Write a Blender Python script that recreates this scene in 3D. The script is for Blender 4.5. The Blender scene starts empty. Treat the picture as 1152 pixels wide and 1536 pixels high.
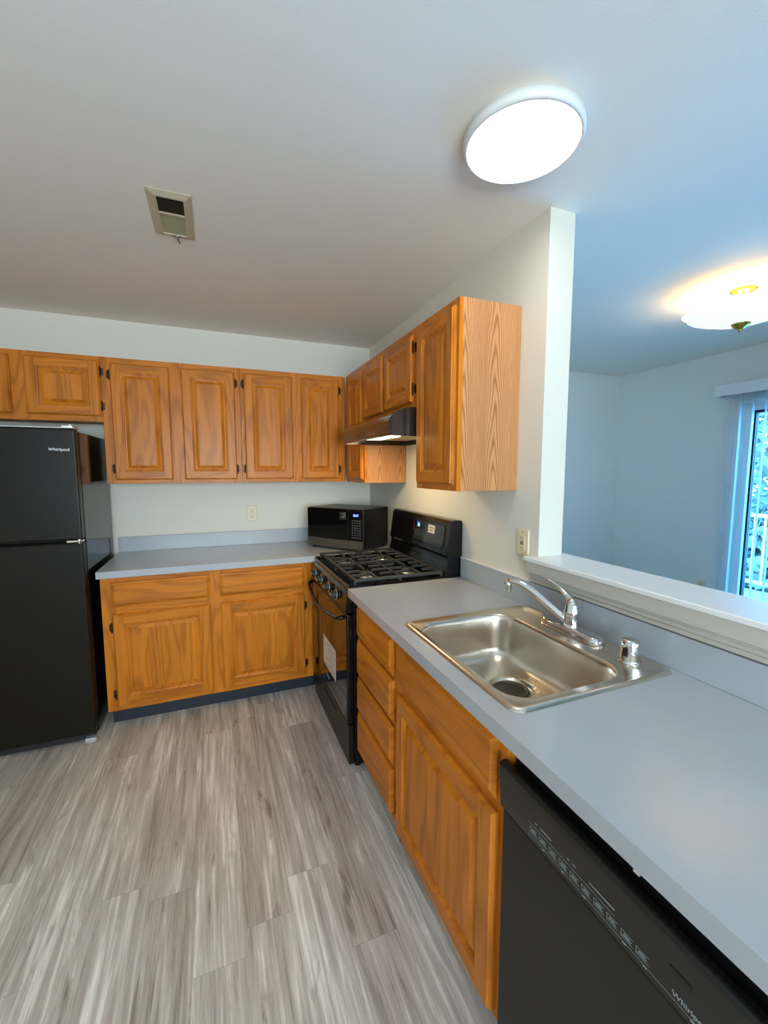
import bpy, math, random
from mathutils import Vector, Matrix
random.seed(7)
PI = math.pi
scn = bpy.context.scene
C = scn.collection

# ------------------------------------------------------------------ camera
cam_d = bpy.data.cameras.new('camera'); cam = bpy.data.objects.new('camera', cam_d); C.objects.link(cam)
scn.camera = cam
YAW, PITCH, FPX = 0.3791, -0.0990, 634.68
cam_d.sensor_fit = 'VERTICAL'; cam_d.sensor_height = 24.0; cam_d.lens = 24.0 * FPX / 1536.0
cam_d.clip_start = 0.02; cam_d.clip_end = 200
f_ = Vector((math.sin(YAW)*math.cos(PITCH), math.cos(YAW)*math.cos(PITCH), math.sin(PITCH)))
r_ = Vector((math.cos(YAW), -math.sin(YAW), 0)); u_ = r_.cross(f_)
cam.matrix_world = Matrix(((r_.x, u_.x, -f_.x, -1.1901), (r_.y, u_.y, -f_.y, -3.3047), (r_.z, u_.z, -f_.z, 1.4684), (0, 0, 0, 1)))

# ------------------------------------------------------------------ look, world, daylight, added rear fill
scn.view_settings.view_transform = 'Standard'
scn.view_settings.look = 'None'
scn.view_settings.exposure = 0.85
scn.view_settings.gamma = 1.0
scn.view_settings.use_curve_mapping = False
scn.cycles.max_bounces = 10; scn.cycles.diffuse_bounces = 6; scn.cycles.glossy_bounces = 5
scn.cycles.sample_clamp_indirect = 6.0
scn.cycles.caustics_reflective = False; scn.cycles.caustics_refractive = False

SKY_COL, SKY_STR = (0.08, 0.48, 1.0), 8.0
LED_COL, LED_STR = (1.0, 0.94, 0.86), 7.4
BULB_COL, BULB_W = (1.0, 0.68, 0.28), 3.4
HOOD_COL, HOOD_W = (1.0, 0.78, 0.42), 1.7
DAY_COL, DAY_W = (0.05, 0.42, 1.0), 55.0
FILL_COL, FILL_W = (1.0, 0.80, 0.60), 78.0  # fill light added behind the camera

world = bpy.data.worlds.new('world'); scn.world = world; world.use_nodes = True
wn = world.node_tree.nodes; wl = world.node_tree.links
bg = wn['Background']; bg.inputs[1].default_value = SKY_STR
tc = wn.new('ShaderNodeTexCoord'); sep = wn.new('ShaderNodeSeparateXYZ'); rp = wn.new('ShaderNodeValToRGB')
wl.new(tc.outputs['Generated'], sep.inputs[0]); wl.new(sep.outputs[2], rp.inputs[0]); wl.new(rp.outputs[0], bg.inputs[0])
rp.color_ramp.elements[0].position = 0.0; rp.color_ramp.elements[0].color = (0.26, 0.66, 1.0, 1)
rp.color_ramp.elements[1].position = 0.6; rp.color_ramp.elements[1].color = (*SKY_COL, 1)

dl = bpy.data.lights.new('daylight', 'AREA'); dl.shape = 'RECTANGLE'; dl.size = 1.9; dl.size_y = 2.0
dl.energy = DAY_W; dl.color = DAY_COL
dlo = bpy.data.objects.new('daylight', dl); C.objects.link(dlo)
dlo.location = (3.30, -2.05, 1.0); dlo.rotation_euler = (0, PI/2-0.30, 0)   # sky light entering through the patio door

wl2 = bpy.data.lights.new('rear_fill_light', 'AREA'); wl2.shape = 'RECTANGLE'; wl2.size = 2.0; wl2.size_y = 1.3
wl2.energy = FILL_W; wl2.color = FILL_COL
wlo = bpy.data.objects.new('rear_fill_light', wl2); C.objects.link(wlo)
wlo.location = (-1.2, -5.85, 1.45); wlo.rotation_euler = (PI/2+0.16, 0, 0)   # unseen fill added behind the camera to brighten cabinet fronts and floor

# ------------------------------------------------------------------ helpers
def link_mesh(name, me, parent=None, mat=None):
    o = bpy.data.objects.new(name, me); C.objects.link(o)
    if parent: o.parent = parent
    if mat is not None and not me.materials: me.materials.append(mat)
    return o

class MB:
    """collects faces into one mesh; uv = (across grain, along grain) in metres"""
    def __init__(s): s.v = []; s.f = []; s.uv = []; s.sm = []; s.mi = []
    def face(s, pts, uv=None, smooth=False, mi=0):
        b = len(s.v); s.v += [tuple(p) for p in pts]; s.f.append(tuple(range(b, b+len(pts))))
        s.uv.append(uv if uv else [(0, 0)]*len(pts)); s.sm.append(smooth); s.mi.append(mi)
    def box(s, a, b, grain='z', off=None, mi=0):
        x0, y0, z0 = [min(p, q) for p, q in zip(a, b)]; x1, y1, z1 = [max(p, q) for p, q in zip(a, b)]
        if off is None: off = (random.uniform(0, 40), random.uniform(0, 40))
        P = [(x0,y0,z0),(x1,y0,z0),(x1,y1,z0),(x0,y1,z0),(x0,y0,z1),(x1,y0,z1),(x1,y1,z1),(x0,y1,z1)]
        g = 'xyz'.index(grain); o = [i for i in range(3) if i != g]
        for F in ((0,3,2,1),(4,5,6,7),(0,1,5,4),(1,2,6,5),(2,3,7,6),(3,0,4,7)):
            pts = [P[i] for i in F]
            s.face(pts, [(p[o[0]]+p[o[1]]+off[0], p[g]+off[1]) for p in pts], mi=mi)
        return s
    def loft(s, rings, closed=True, cap0=False, cap1=False, smooth=False, uvf=None, mi=0):
        uvf = uvf or (lambda p: (0, 0)); n = len(rings[0])
        base = len(s.v)
        for r in rings: s.v += [tuple(p) for p in r]
        for i in range(len(rings)-1):
            for j in range(n if closed else n-1):
                k = (j+1) % n
                idx = (base+i*n+j, base+i*n+k, base+(i+1)*n+k, base+(i+1)*n+j)
                s.f.append(idx); s.uv.append([uvf(s.v[q]) for q in idx]); s.sm.append(smooth); s.mi.append(mi)
        for c, ring, rev in ((cap0, 0, True), (cap1, len(rings)-1, False)):
            if c:
                idx = [base+ring*n+j for j in range(n)]
                if rev: idx.reverse()
                s.f.append(tuple(idx)); s.uv.append([uvf(s.v[q]) for q in idx]); s.sm.append(False); s.mi.append(mi)
        return s
    def lathe(s, prof, c=(0,0,0), axis='z', seg=32, smooth=True, mod=None, mi=0):
        rings = []
        for (r, h) in prof:
            ring = []
            for k in range(seg):
                a = 2*PI*k/seg; rr = r*(mod(a, r, h) if mod else 1)
                p = (rr*math.cos(a), rr*math.sin(a), h)
                if axis == 'x': p = (p[2], p[0], p[1])
                elif axis == 'y': p = (p[1], p[2], p[0])
                ring.append((p[0]+c[0], p[1]+c[1], p[2]+c[2]))
            rings.append(ring)
        return s.loft(rings, cap0=prof[0][0] > 1e-5, cap1=prof[-1][0] > 1e-5, smooth=smooth, mi=mi)
    def tube(s, path, rad, seg=12, smooth=True, flat=1.0, mi=0):
        path = [Vector(p) for p in path]; n = len(path)
        if not hasattr(rad, '__len__'): rad = [rad]*n
        up = Vector((0, 0, 1)); rings = []
        for i, p in enumerate(path):
            t = (path[min(i+1, n-1)] - path[max(i-1, 0)]).normalized()
            if abs(t.z) > 0.95: up = Vector((0, 1, 0))
            a = t.cross(up).normalized(); b = a.cross(t).normalized()
            rings.append([p + a*rad[i]*math.cos(2*PI*k/seg) + b*rad[i]*flat*math.sin(2*PI*k/seg) for k in range(seg)])
        return s.loft(rings, cap0=True, cap1=True, smooth=smooth, mi=mi)
    def prism(s, prof, a, b, fn, smooth=False, mi=0):
        """2-D closed profile swept from a to b; fn(p, q, t) -> xyz"""
        return s.loft([[fn(p, q, a) for p, q in prof], [fn(p, q, b) for p, q in prof]], cap0=True, cap1=True, smooth=smooth, mi=mi)
    def build(s, name, mat=None, parent=None, M=None, bevel=0, seg=2, subsurf=0, weld=False):
        me = bpy.data.meshes.new(name)
        v = [M @ Vector(p) for p in s.v] if M else s.v
        me.from_pydata([tuple(p) for p in v], [], s.f)
        ul = me.uv_layers.new(name='UVMap'); i = 0
        for k, u in enumerate(s.uv):
            for c in u: ul.data[i].uv = c; i += 1
        for p, sm, mi in zip(me.polygons, s.sm, s.mi): p.use_smooth = sm; p.material_index = mi
        for m in (mat if isinstance(mat, (list, tuple)) else [mat]):
            if m: me.materials.append(m)
        import bmesh
        bm = bmesh.new(); bm.from_mesh(me)
        bmesh.ops.remove_doubles(bm, verts=bm.verts, dist=1e-6)
        bmesh.ops.recalc_face_normals(bm, faces=bm.faces)
        bm.to_mesh(me); bm.free()
        o = link_mesh(name, me, parent)
        if bevel:
            b = o.modifiers.new('bevel', 'BEVEL'); b.width = bevel; b.segments = seg; b.limit_method = 'ANGLE'; b.angle_limit = math.radians(40)
            b.harden_normals = False
        return o

def box(name, a, b, mat, parent=None, bevel=0.0, grain='z', M=None, seg=2):
    return MB().box(a, b, grain).build(name, mat, parent, M, bevel, seg)

def thing(name, label, cat, loc=(0, 0, 0), group=None):
    o = bpy.data.objects.new(name, None); C.objects.link(o); o.location = loc; o.empty_display_size = 0.1
    o['label'] = label; o['category'] = cat
    if group: o['group'] = group
    return o
def rebase(root):
    """children were built in world coordinates: move them under the root's base point"""
    L = Vector(root.location)
    def shift(o):
        o.data.transform(Matrix.Translation(-L))
        for c in o.children:
            shift(c)
    for c in root.children: shift(c)
    return root
def tag(o, label, cat, group=None):
    o['label'] = label; o['category'] = cat
    if group: o['group'] = group
    return o
def struct(o): o['kind'] = 'structure'; return o
def hexc(r, g, b):
    f = lambda c: (c/255/12.92) if c/255 <= 0.04045 else ((c/255+0.055)/1.055)**2.4
    return (f(r), f(g), f(b), 1)

def text(name, body, size, M, mat, parent, depth=0.0006, align='CENTER'):
    cu = bpy.data.curves.new(name, 'FONT'); cu.body = body; cu.size = size; cu.extrude = depth; cu.align_x = align; cu.align_y = 'CENTER'
    t = bpy.data.objects.new(name, cu); C.objects.link(t)
    dg = bpy.context.evaluated_depsgraph_get(); dg.update()
    me = bpy.data.meshes.new_from_object(t.evaluated_get(dg))
    C.objects.unlink(t); bpy.data.objects.remove(t)
    me.transform(M); me.materials.clear(); me.materials.append(mat)
    o = bpy.data.objects.new(name, me); C.objects.link(o)
    if parent: o.parent = parent
    return o

# ------------------------------------------------------------------ materials
def mat(name, col, rough=0.5, metal=0.0, spec=0.5, coat=0.0, bump=0.0, bscale=200.0, var=0.0, vscale=3.0, emis=None, es=0.0, aniso=0.0):
    m = bpy.data.materials.new(name); m.use_nodes = True; n = m.node_tree.nodes; l = m.node_tree.links; b = n['Principled BSDF']
    b.inputs['Base Color'].default_value = (*col[:3], 1); b.inputs['Roughness'].default_value = rough
    b.inputs['Metallic'].default_value = metal; b.inputs['Specular IOR Level'].default_value = spec
    b.inputs['Coat Weight'].default_value = coat; b.inputs['Coat Roughness'].default_value = 0.08
    t = n.new('ShaderNodeTexCoord')
    if var:
        nz = n.new('ShaderNodeTexNoise'); nz.inputs['Scale'].default_value = vscale; nz.inputs['Detail'].default_value = 4
        l.new(t.outputs['Object'], nz.inputs['Vector'])
        mx = n.new('ShaderNodeMix'); mx.data_type = 'RGBA'; l.new(nz.outputs['Fac'], mx.inputs[0])
        mx.inputs[6].default_value = tuple(c*(1-var) for c in col[:3]) + (1,); mx.inputs[7].default_value = tuple(min(1, c*(1+var)) for c in col[:3]) + (1,)
        l.new(mx.outputs[2], b.inputs['Base Color'])
    if bump:
        nb = n.new('ShaderNodeTexNoise'); nb.inputs['Scale'].default_value = bscale; nb.inputs['Detail'].default_value = 3
        l.new(t.outputs['Object'], nb.inputs['Vector'])
        bp = n.new('ShaderNodeBump'); bp.inputs['Strength'].default_value = bump; bp.inputs['Distance'].default_value = 0.002
        l.new(nb.outputs['Fac'], bp.inputs['Height']); l.new(bp.outputs[0], b.inputs['Normal'])
    if emis: b.inputs['Emission Color'].default_value = (*emis[:3], 1); b.inputs['Emission Strength'].default_value = es
    return m

def oak(name, light, dark, line=0.35, ring=11.0, rough=0.34, lineamt=0.5, nstretch=(6.0, 0.75), power=2.5, boardamt=0.7, cathedral=False):
    m = bpy.data.materials.new(name); m.use_nodes = True; n = m.node_tree.nodes; l = m.node_tree.links; b = n['Principled BSDF']
    uv = n.new('ShaderNodeUVMap'); uv.uv_map = 'UVMap'
    def mapped(sx, sy):
        mp = n.new('ShaderNodeMapping'); mp.inputs['Scale'].default_value = (sx, sy, 1); l.new(uv.outputs[0], mp.inputs[0]); return mp.outputs[0]
    def noise(vec, detail=2, rough_=0.5):
        z = n.new('ShaderNodeTexNoise'); z.inputs['Scale'].default_value = 1; z.inputs['Detail'].default_value = detail; z.inputs['Roughness'].default_value = rough_
        l.new(vec, z.inputs['Vector']); return z.outputs['Fac']
    def math_(op, a, bb=None):
        q = n.new('ShaderNodeMath'); q.operation = op
        for i, v in enumerate((a, bb)):
            if v is None: continue
            if isinstance(v, (int, float)): q.inputs[i].default_value = v
            else: l.new(v, q.inputs[i])
        return q.outputs[0]
    contour = noise(mapped(*nstretch), 1.5, 0.45)
    if cathedral:      # flat-sawn veneer: rows of nested arches running up the panel
        sp = n.new('ShaderNodeSeparateXYZ'); l.new(uv.outputs[0], sp.inputs[0])
        wob = noise(mapped(5, 3.0), 2, 0.5)
        uu = math_('ADD', sp.outputs[0], math_('MULTIPLY', wob, 0.035))
        du = math_('MULTIPLY', math_('SUBTRACT', math_('FRACT', math_('DIVIDE', uu, 0.150)), 0.5), 0.150)
        arch = math_('ADD', math_('MULTIPLY', sp.outputs[1], 8.5), math_('MULTIPLY', math_('POWER', math_('ABSOLUTE', du), 1.6), 560.0))
        arch = math_('ADD', arch, math_('MULTIPLY', noise(mapped(26, 5), 2, 0.5), 0.9))
        s = math_('SINE', math_('MULTIPLY', arch, 2*PI))
    else: s = math_('SINE', math_('MULTIPLY', contour, ring*2*PI))
    lines = math_('POWER', math_('ADD', math_('MULTIPLY', s, 0.5), 0.5), power)
    pores = noise(mapped(260, 7), 3, 0.7)
    med = noise(mapped(38, 1.3), 3, 0.6)
    board = noise(mapped(9, 0.05), 1)
    fac = math_('ADD', math_('MULTIPLY', lines, lineamt), math_('MULTIPLY', med, 0.45))
    fac = math_('ADD', fac, math_('MULTIPLY', math_('SUBTRACT', board, 0.5), boardamt))
    pr = n.new('ShaderNodeMapRange'); pr.inputs[1].default_value = 0.45; pr.inputs[2].default_value = 0.75; l.new(pores, pr.inputs[0])
    fac = math_('ADD', fac, math_('MULTIPLY', pr.outputs[0], 0.30))
    cl = n.new('ShaderNodeClamp'); l.new(math_('SUBTRACT', fac, 0.12), cl.inputs[0])
    mx = n.new('ShaderNodeMix'); mx.data_type = 'RGBA'; l.new(cl.outputs[0], mx.inputs[0])
    mx.inputs[6].default_value = (*light[:3], 1); mx.inputs[7].default_value = (*dark[:3], 1)
    l.new(mx.outputs[2], b.inputs['Base Color'])
    b.inputs['Roughness'].default_value = rough
    b.inputs['Specular IOR Level'].default_value = 0.24; b.inputs['Coat Roughness'].default_value = 0.22
    bp = n.new('ShaderNodeBump'); bp.inputs['Strength'].default_value = 0.12; bp.inputs['Distance'].default_value = 0.001
    l.new(math_('SUBTRACT', 1.0, pr.outputs[0]), bp.inputs['Height']); l.new(bp.outputs[0], b.inputs['Normal'])
    return m

def floor_mat():
    m = bpy.data.materials.new('vinyl_plank'); m.use_nodes = True; n = m.node_tree.nodes; l = m.node_tree.links; b = n['Principled BSDF']
    tc = n.new('ShaderNodeTexCoord'); sp = n.new('ShaderNodeSeparateXYZ'); l.new(tc.outputs['Object'], sp.inputs[0])
    def M_(op, a, bb=None, c=None):
        q = n.new('ShaderNodeMath'); q.operation = op
        for i, v in enumerate((a, bb, c)):
            if v is None: continue
            if isinstance(v, (int, float)): q.inputs[i].default_value = v
            else: l.new(v, q.inputs[i])
        return q.outputs[0]
    W, L = 0.152, 1.22
    u = M_('DIVIDE', M_('ADD', sp.outputs[0], 20.0), W); row = M_('FLOOR', u); fu = M_('FRACT', u)
    wn1 = n.new('ShaderNodeTexWhiteNoise'); wn1.noise_dimensions = '1D'; l.new(row, wn1.inputs['W'])
    v = M_('ADD', M_('DIVIDE', M_('ADD', sp.outputs[1], 20.0), L), wn1.outputs['Value']); pl = M_('FLOOR', v); fv = M_('FRACT', v)
    cb = n.new('ShaderNodeCombineXYZ'); l.new(row, cb.inputs[0]); l.new(pl, cb.inputs[1])
    wn2 = n.new('ShaderNodeTexWhiteNoise'); wn2.noise_dimensions = '2D'; l.new(cb.outputs[0], wn2.inputs['Vector'])
    rnd = wn2.outputs['Value']
    def streak(sx, sy, det, ro, k):
        c = n.new('ShaderNodeCombineXYZ')
        l.new(M_('ADD', M_('MULTIPLY', sp.outputs[0], sx), M_('MULTIPLY', rnd, 37.0*k)), c.inputs[0])
        l.new(M_('ADD', M_('MULTIPLY', sp.outputs[1], sy), M_('MULTIPLY', rnd, 91.0*k)), c.inputs[1])
        z = n.new('ShaderNodeTexNoise'); z.inputs['Scale'].default_value = 1; z.inputs['Detail'].default_value = det; z.inputs['Roughness'].default_value = ro
        z.inputs['Distortion'].default_value = 0.6
        l.new(c.outputs[0], z.inputs['Vector']); return z.outputs['Fac']
    a = streak(34, 1.9, 6, 0.68, 1.0); fine = streak(150, 3.5, 4, 0.7, 2.0); broad = streak(7, 1.0, 2, 0.5, 3.0)
    fac = M_('ADD', M_('MULTIPLY', a, 0.65), M_('ADD', M_('MULTIPLY', fine, 0.26), M_('MULTIPLY', broad, 0.27)))
    fac = M_('ADD', fac, M_('MULTIPLY', M_('SUBTRACT', rnd, 0.5), 0.10))
    knot = streak(16, 3.2, 3, 0.7, 5.0)
    fac = M_('SUBTRACT', fac, M_('MULTIPLY', M_('MAXIMUM', M_('SUBTRACT', knot, 0.60), 0.0), 1.1))
    cr = n.new('ShaderNodeValToRGB'); l.new(fac, cr.inputs[0]); e = cr.color_ramp.elements
    e[0].position = 0.40; e[0].color = hexc(134, 121, 109); e[1].position = 0.74; e[1].color = hexc(252, 244, 230)
    q = e.new(0.52); q.color = hexc(180, 167, 153); q = e.new(0.62); q.color = hexc(206, 194, 180)
    def edge(fr, w):
        return M_('LESS_THAN', M_('MINIMUM', fr, M_('SUBTRACT', 1.0, fr)), w)
    seam = M_('MAXIMUM', edge(fu, 0.0035), edge(fv, 0.0009))
    mx = n.new('ShaderNodeMix'); mx.data_type = 'RGBA'; l.new(M_('MULTIPLY', seam, 0.28), mx.inputs[0]); l.new(cr.outputs[0], mx.inputs[6])
    mx.inputs[7].default_value = hexc(80, 72, 66)
    l.new(mx.outputs[2], b.inputs['Base Color']); b.inputs['Roughness'].default_value = 0.42
    bp = n.new('ShaderNodeBump'); bp.inputs['Strength'].default_value = 0.15; bp.inputs['Distance'].default_value = 0.001
    l.new(fac, bp.inputs['Height']); l.new(bp.outputs[0], b.inputs['Normal'])
    return m

OAK = oak('honey_oak', hexc(214, 127, 34), hexc(130, 68, 14), lineamt=0.34)
OAK_END = oak('oak_veneer', hexc(206, 150, 100), hexc(142, 82, 42), lineamt=0.62, rough=0.55, power=2.2, boardamt=0.25, cathedral=True)
OAK_IN = mat('cabinet_underside', hexc(196, 150, 98), 0.6, bump=0.1)
WALL = mat('wall_paint', hexc(224, 219, 205), 0.6, bump=0.12, bscale=350)
WALL_D = mat('dining_wall_paint', hexc(230, 232, 230), 0.6, bump=0.12, bscale=350)
CEIL = mat('ceiling_paint', hexc(236, 230, 222), 0.75, bump=0.25, bscale=260)
FLOOR = floor_mat()
LAM = mat('grey_laminate', hexc(176, 180, 184), 0.21, bump=0.12, bscale=14, var=0.06, vscale=10)
TOE = mat('blue_black_toe_kick', hexc(30, 38, 50), 0.45, var=0.1)
WHITE = mat('white_gloss_paint', hexc(236, 234, 230), 0.35, var=0.02)
TRIMW = mat('greyed_white_trim', hexc(196, 189, 176), 0.4, bump=0.15, bscale=60, var=0.05, vscale=9)
BLKG = mat('gloss_black_enamel', (0.004, 0.004, 0.005), 0.12, spec=0.35, coat=0.0, var=0.1)
BLKS = mat('satin_black_door', hexc(24, 21, 15), 0.30, spec=0.22, bump=0.25, bscale=420, var=0.1)
BLKM = mat('matte_black_plastic', (0.012, 0.012, 0.013), 0.5, var=0.1)
DWB = mat('dishwasher_black', hexc(26, 25, 21), 0.42, spec=0.35, bump=0.05, var=0.1)
DWP = mat('dishwasher_panel_black', hexc(24, 24, 22), 0.16, spec=0.4, var=0.1)
IRON = mat('cast_iron', hexc(60, 60, 56), 0.6, spec=0.3, bump=0.3, bscale=500, var=0.12)
GLASSB = mat('black_oven_glass', (0.003, 0.003, 0.003), 0.05, spec=0.55, coat=0.15, var=0.1)
STEEL = mat('brushed_stainless', hexc(218, 209, 196), 0.27, metal=1.0, bump=0.06, bscale=120, var=0.06, vscale=8)
STEELD = mat('dark_stainless', hexc(150, 146, 140), 0.34, metal=1.0, var=0.06)
CHROME = mat('chrome', hexc(225, 226, 228), 0.06, metal=1.0, var=0.02)
ALU = mat('burner_aluminium', hexc(205, 205, 200), 0.35, metal=1.0, var=0.05)
SILVER = mat('silver_badge', hexc(215, 215, 215), 0.3, metal=0.7, var=0.02)
IVORY = mat('ivory_plastic', hexc(226, 214, 178), 0.35, var=0.02)
DARK = mat('dark_slot', (0.01, 0.01, 0.01), 0.6, var=0.1)
BRONZE = mat('dark_bronze_hinge', hexc(66, 44, 26), 0.35, metal=0.7, var=0.1)
VENTM = mat('aged_beige_vent', hexc(190, 178, 152), 0.5, var=0.06, vscale=20)
VENTD = mat('vent_louvre', hexc(160, 156, 124), 0.5, var=0.06, vscale=20)
BRASS = mat('polished_brass', hexc(214, 160, 60), 0.2, metal=1.0, var=0.05)
PAPER = mat('paper_label', hexc(214, 208, 198), 0.6, var=0.03, vscale=60)
GREYP = mat('label_print', hexc(120, 116, 112), 0.7, var=0.05)
LEGEND = mat('grey_panel_print', hexc(150, 156, 156), 0.5, var=0.05)
REDP = mat('dull_red_print', hexc(120, 30, 40), 0.5, var=0.05)
BLUE = mat('blue_display_digits', (0.05, 0.1, 0.9), 0.5, emis=(0.08, 0.18, 1.0), es=6.0)
BUTTON = mat('keypad_grey', hexc(78, 78, 80), 0.5, var=0.05)
LED = mat('lit_led_diffuser', (0.9, 0.9, 0.9), 0.5, emis=LED_COL, es=LED_STR)
HLAMP = mat('lit_hood_lens', (0.9, 0.85, 0.7), 0.5, emis=HOOD_COL, es=4.0)
MESHF = mat('aluminium_mesh_filter', hexc(205, 200, 185), 0.45, metal=0.6, bump=0.8, bscale=300, var=0.15, vscale=120)
HOODB = mat('hood_black_enamel', hexc(40, 32, 28), 0.16, spec=0.7, coat=0.5, var=0.1)
BLIND = mat('white_pvc_vane', hexc(232, 236, 238), 0.45, var=0.02)
GASKET = mat('dark_door_gasket', hexc(28, 34, 44), 0.5, var=0.1)
DECK = mat('weathered_deck', hexc(170, 172, 174), 0.8, var=0.15, vscale=6)
LEAF = mat('evergreen_leaves', hexc(120, 130, 128), 0.7, var=0.35, vscale=3)
BARK = mat('bark', hexc(90, 80, 70), 0.9, bump=0.5, bscale=20, var=0.2)
SNOW = mat('pale_ground', hexc(214, 220, 224), 0.9, var=0.1, vscale=1)

def translucent(m, w_):
    n = m.node_tree.nodes; l = m.node_tree.links; b = n['Principled BSDF']; out = [q for q in n if q.type == 'OUTPUT_MATERIAL'][0]
    t = n.new('ShaderNodeBsdfTranslucent'); t.inputs[0].default_value = (0.9, 0.93, 0.95, 1); mx = n.new('ShaderNodeMixShader'); mx.inputs[0].default_value = w_
    l.new(b.outputs[0], mx.inputs[1]); l.new(t.outputs[0], mx.inputs[2]); l.new(mx.outputs[0], out.inputs[0])
translucent(BLIND, 0.5)
def glass_mat(name, col=(1, 1, 1), refl=0.07, trans=1.0):
    m = bpy.data.materials.new(name); m.use_nodes = True; n = m.node_tree.nodes; l = m.node_tree.links
    for q in list(n):
        if q.type != 'OUTPUT_MATERIAL': n.remove(q)
    out = [q for q in n if q.type == 'OUTPUT_MATERIAL'][0]
    t = n.new('ShaderNodeBsdfTransparent'); t.inputs[0].default_value = (*col, 1)
    g = n.new('ShaderNodeBsdfGlossy'); g.inputs['Roughness'].default_value = 0.03
    mx = n.new('ShaderNodeMixShader'); fr = n.new('ShaderNodeFresnel'); fr.inputs[0].default_value = 1.45
    l.new(fr.outputs[0], mx.inputs[0]); l.new(t.outputs[0], mx.inputs[1]); l.new(g.outputs[0], mx.inputs[2]); l.new(mx.outputs[0], out.inputs[0])
    return m
PANE = glass_mat('clear_pane', (0.93, 0.98, 1.0))

# ------------------------------------------------------------------ room shell
H = 2.438
XL, XR = -2.80, 2.78       # left kitchen wall, dining wall
YF = -5.6                  # wall behind the camera
YE = -1.984                # end of the kitchen partition
T = 0.12
struct(box('floor', (XL, YF, -0.05), (XR, 0, 0), FLOOR))
struct(box('ceiling', (XL, YF, H), (XR, 0, H+0.1), CEIL))
struct(box('wall_back', (XL-0.1, 0, -0.05), (0.06, 0.12, H+0.1), WALL))
struct(box('wall_back_dining', (0.06, 0, -0.05), (XR+0.1, 0.12, H+0.1), WALL_D))
struct(box('wall_left', (XL-0.1, YF, -0.05), (XL, 0, H+0.1), WALL))
w = MB()
for a, c in (((XL-0.1, YF-0.1, -0.05), (-2.3, YF, H+0.1)), ((-0.1, YF-0.1, -0.05), (XR+0.1, YF, H+0.1)), ((-2.3, YF-0.1, -0.05), (-0.1, YF, 0.8)), ((-2.3, YF-0.1, 2.1), (-0.1, YF, H+0.1))): w.box(a, c)
struct(w.build('wall_front', WALL))
wd = MB()
for a, c in (((-2.3, YF-0.08, 0.8), (-2.24, YF, 2.1)), ((-0.16, YF-0.08, 0.8), (-0.1, YF, 2.1)), ((-2.24, YF-0.08, 0.8), (-0.16, YF, 0.86)), ((-2.24, YF-0.08, 2.04), (-0.16, YF, 2.1)), ((-1.23, YF-0.08, 0.86), (-1.17, YF, 2.04))): wd.box(a, c)
wd = struct(wd.build('added_rear_window', WHITE, bevel=0.003)); PANE_LATER = wd  # unseen window added as an opening for the rear fill light
struct(box('wall_right', (0, YE, 0), (T, 0, H), WALL))
struct(box('rear_light_block', (0, YF, 0), (T, -4.2, H), WALL))  # unseen partition added to keep the rear fill out of the dining side
struct(box('wall_half', (0, -4.2, 0), (T, YE, 1.106), WALL))
DY0, DY1, DZ = -1.10, -3.0, 2.03
w = MB(); w.box((XR, DY0, -0.05), (XR+0.12, 0, H+0.1)); w.box((XR, YF, -0.05), (XR+0.12, DY1, H+0.1)); w.box((XR, DY1, DZ), (XR+0.12, DY0, H+0.1))
struct(w.build('wall_dining', WALL_D))
w = MB(); w.box((XR-0.014, -1.03, 0), (XR, 0, 0.09)); w.box((T, -0.014, 0), (XR-0.014, 0, 0.09)); w.box((T, YE, 0), (T+0.014, -0.014, 0.09))
struct(w.build('baseboard_dining', WHITE, bevel=0.003))

# bar ledge on the half wall
lg = thing('bar_ledge', 'long white painted ledge board capping the half wall above the sink worktop', 'ledge', (0.05, -3.0, 1.0))
w = MB(); prof = [(-0.046, 1.106), (-0.048, 1.108), (-0.048, 1.120), (-0.045, 1.123), (0.150, 1.123), (0.155, 1.118), (0.155, 1.106)]
w.prism(prof, -4.2, YE+0.03, lambda p, q, t: (p, t, q)); 
# the board is notched round the end of the partition
w.build('ledge_board', WHITE, lg)
w = MB(); prof = [(-0.001, 1.1058), (-0.044, 1.1058), (-0.044, 1.063), (-0.036, 1.059), (-0.036, 1.054), (-0.031, 1.051), (-0.031, 1.040), (-0.022, 1.034), (-0.022, 1.022), (-0.001, 1.022)]
w.prism(prof, -4.2, YE+0.01, lambda p, q, t: (p, t, q)); struct(w.build('trim_1', TRIMW)); rebase(lg)

# ------------------------------------------------------------------ cabinet doors and drawers
def wall_frame(kind):
    """local (u across, v up, w out) -> world, for fronts on the back wall or on the right wall"""
    if kind == 'back': return lambda plane: Matrix(((1,0,0,0),(0,0,-1,plane),(0,1,0,0),(0,0,0,1)))
    return lambda plane: Matrix(((0,0,-1,plane),(-1,0,0,0),(0,1,0,0),(0,0,0,1)))   # u = -y

def rect(u0, v0, u1, v1, w_, ins=0.0):
    return [(u0+ins, v0+ins, w_), (u1-ins, v0+ins, w_), (u1-ins, v1-ins, w_), (u0+ins, v1-ins, w_)]

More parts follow.
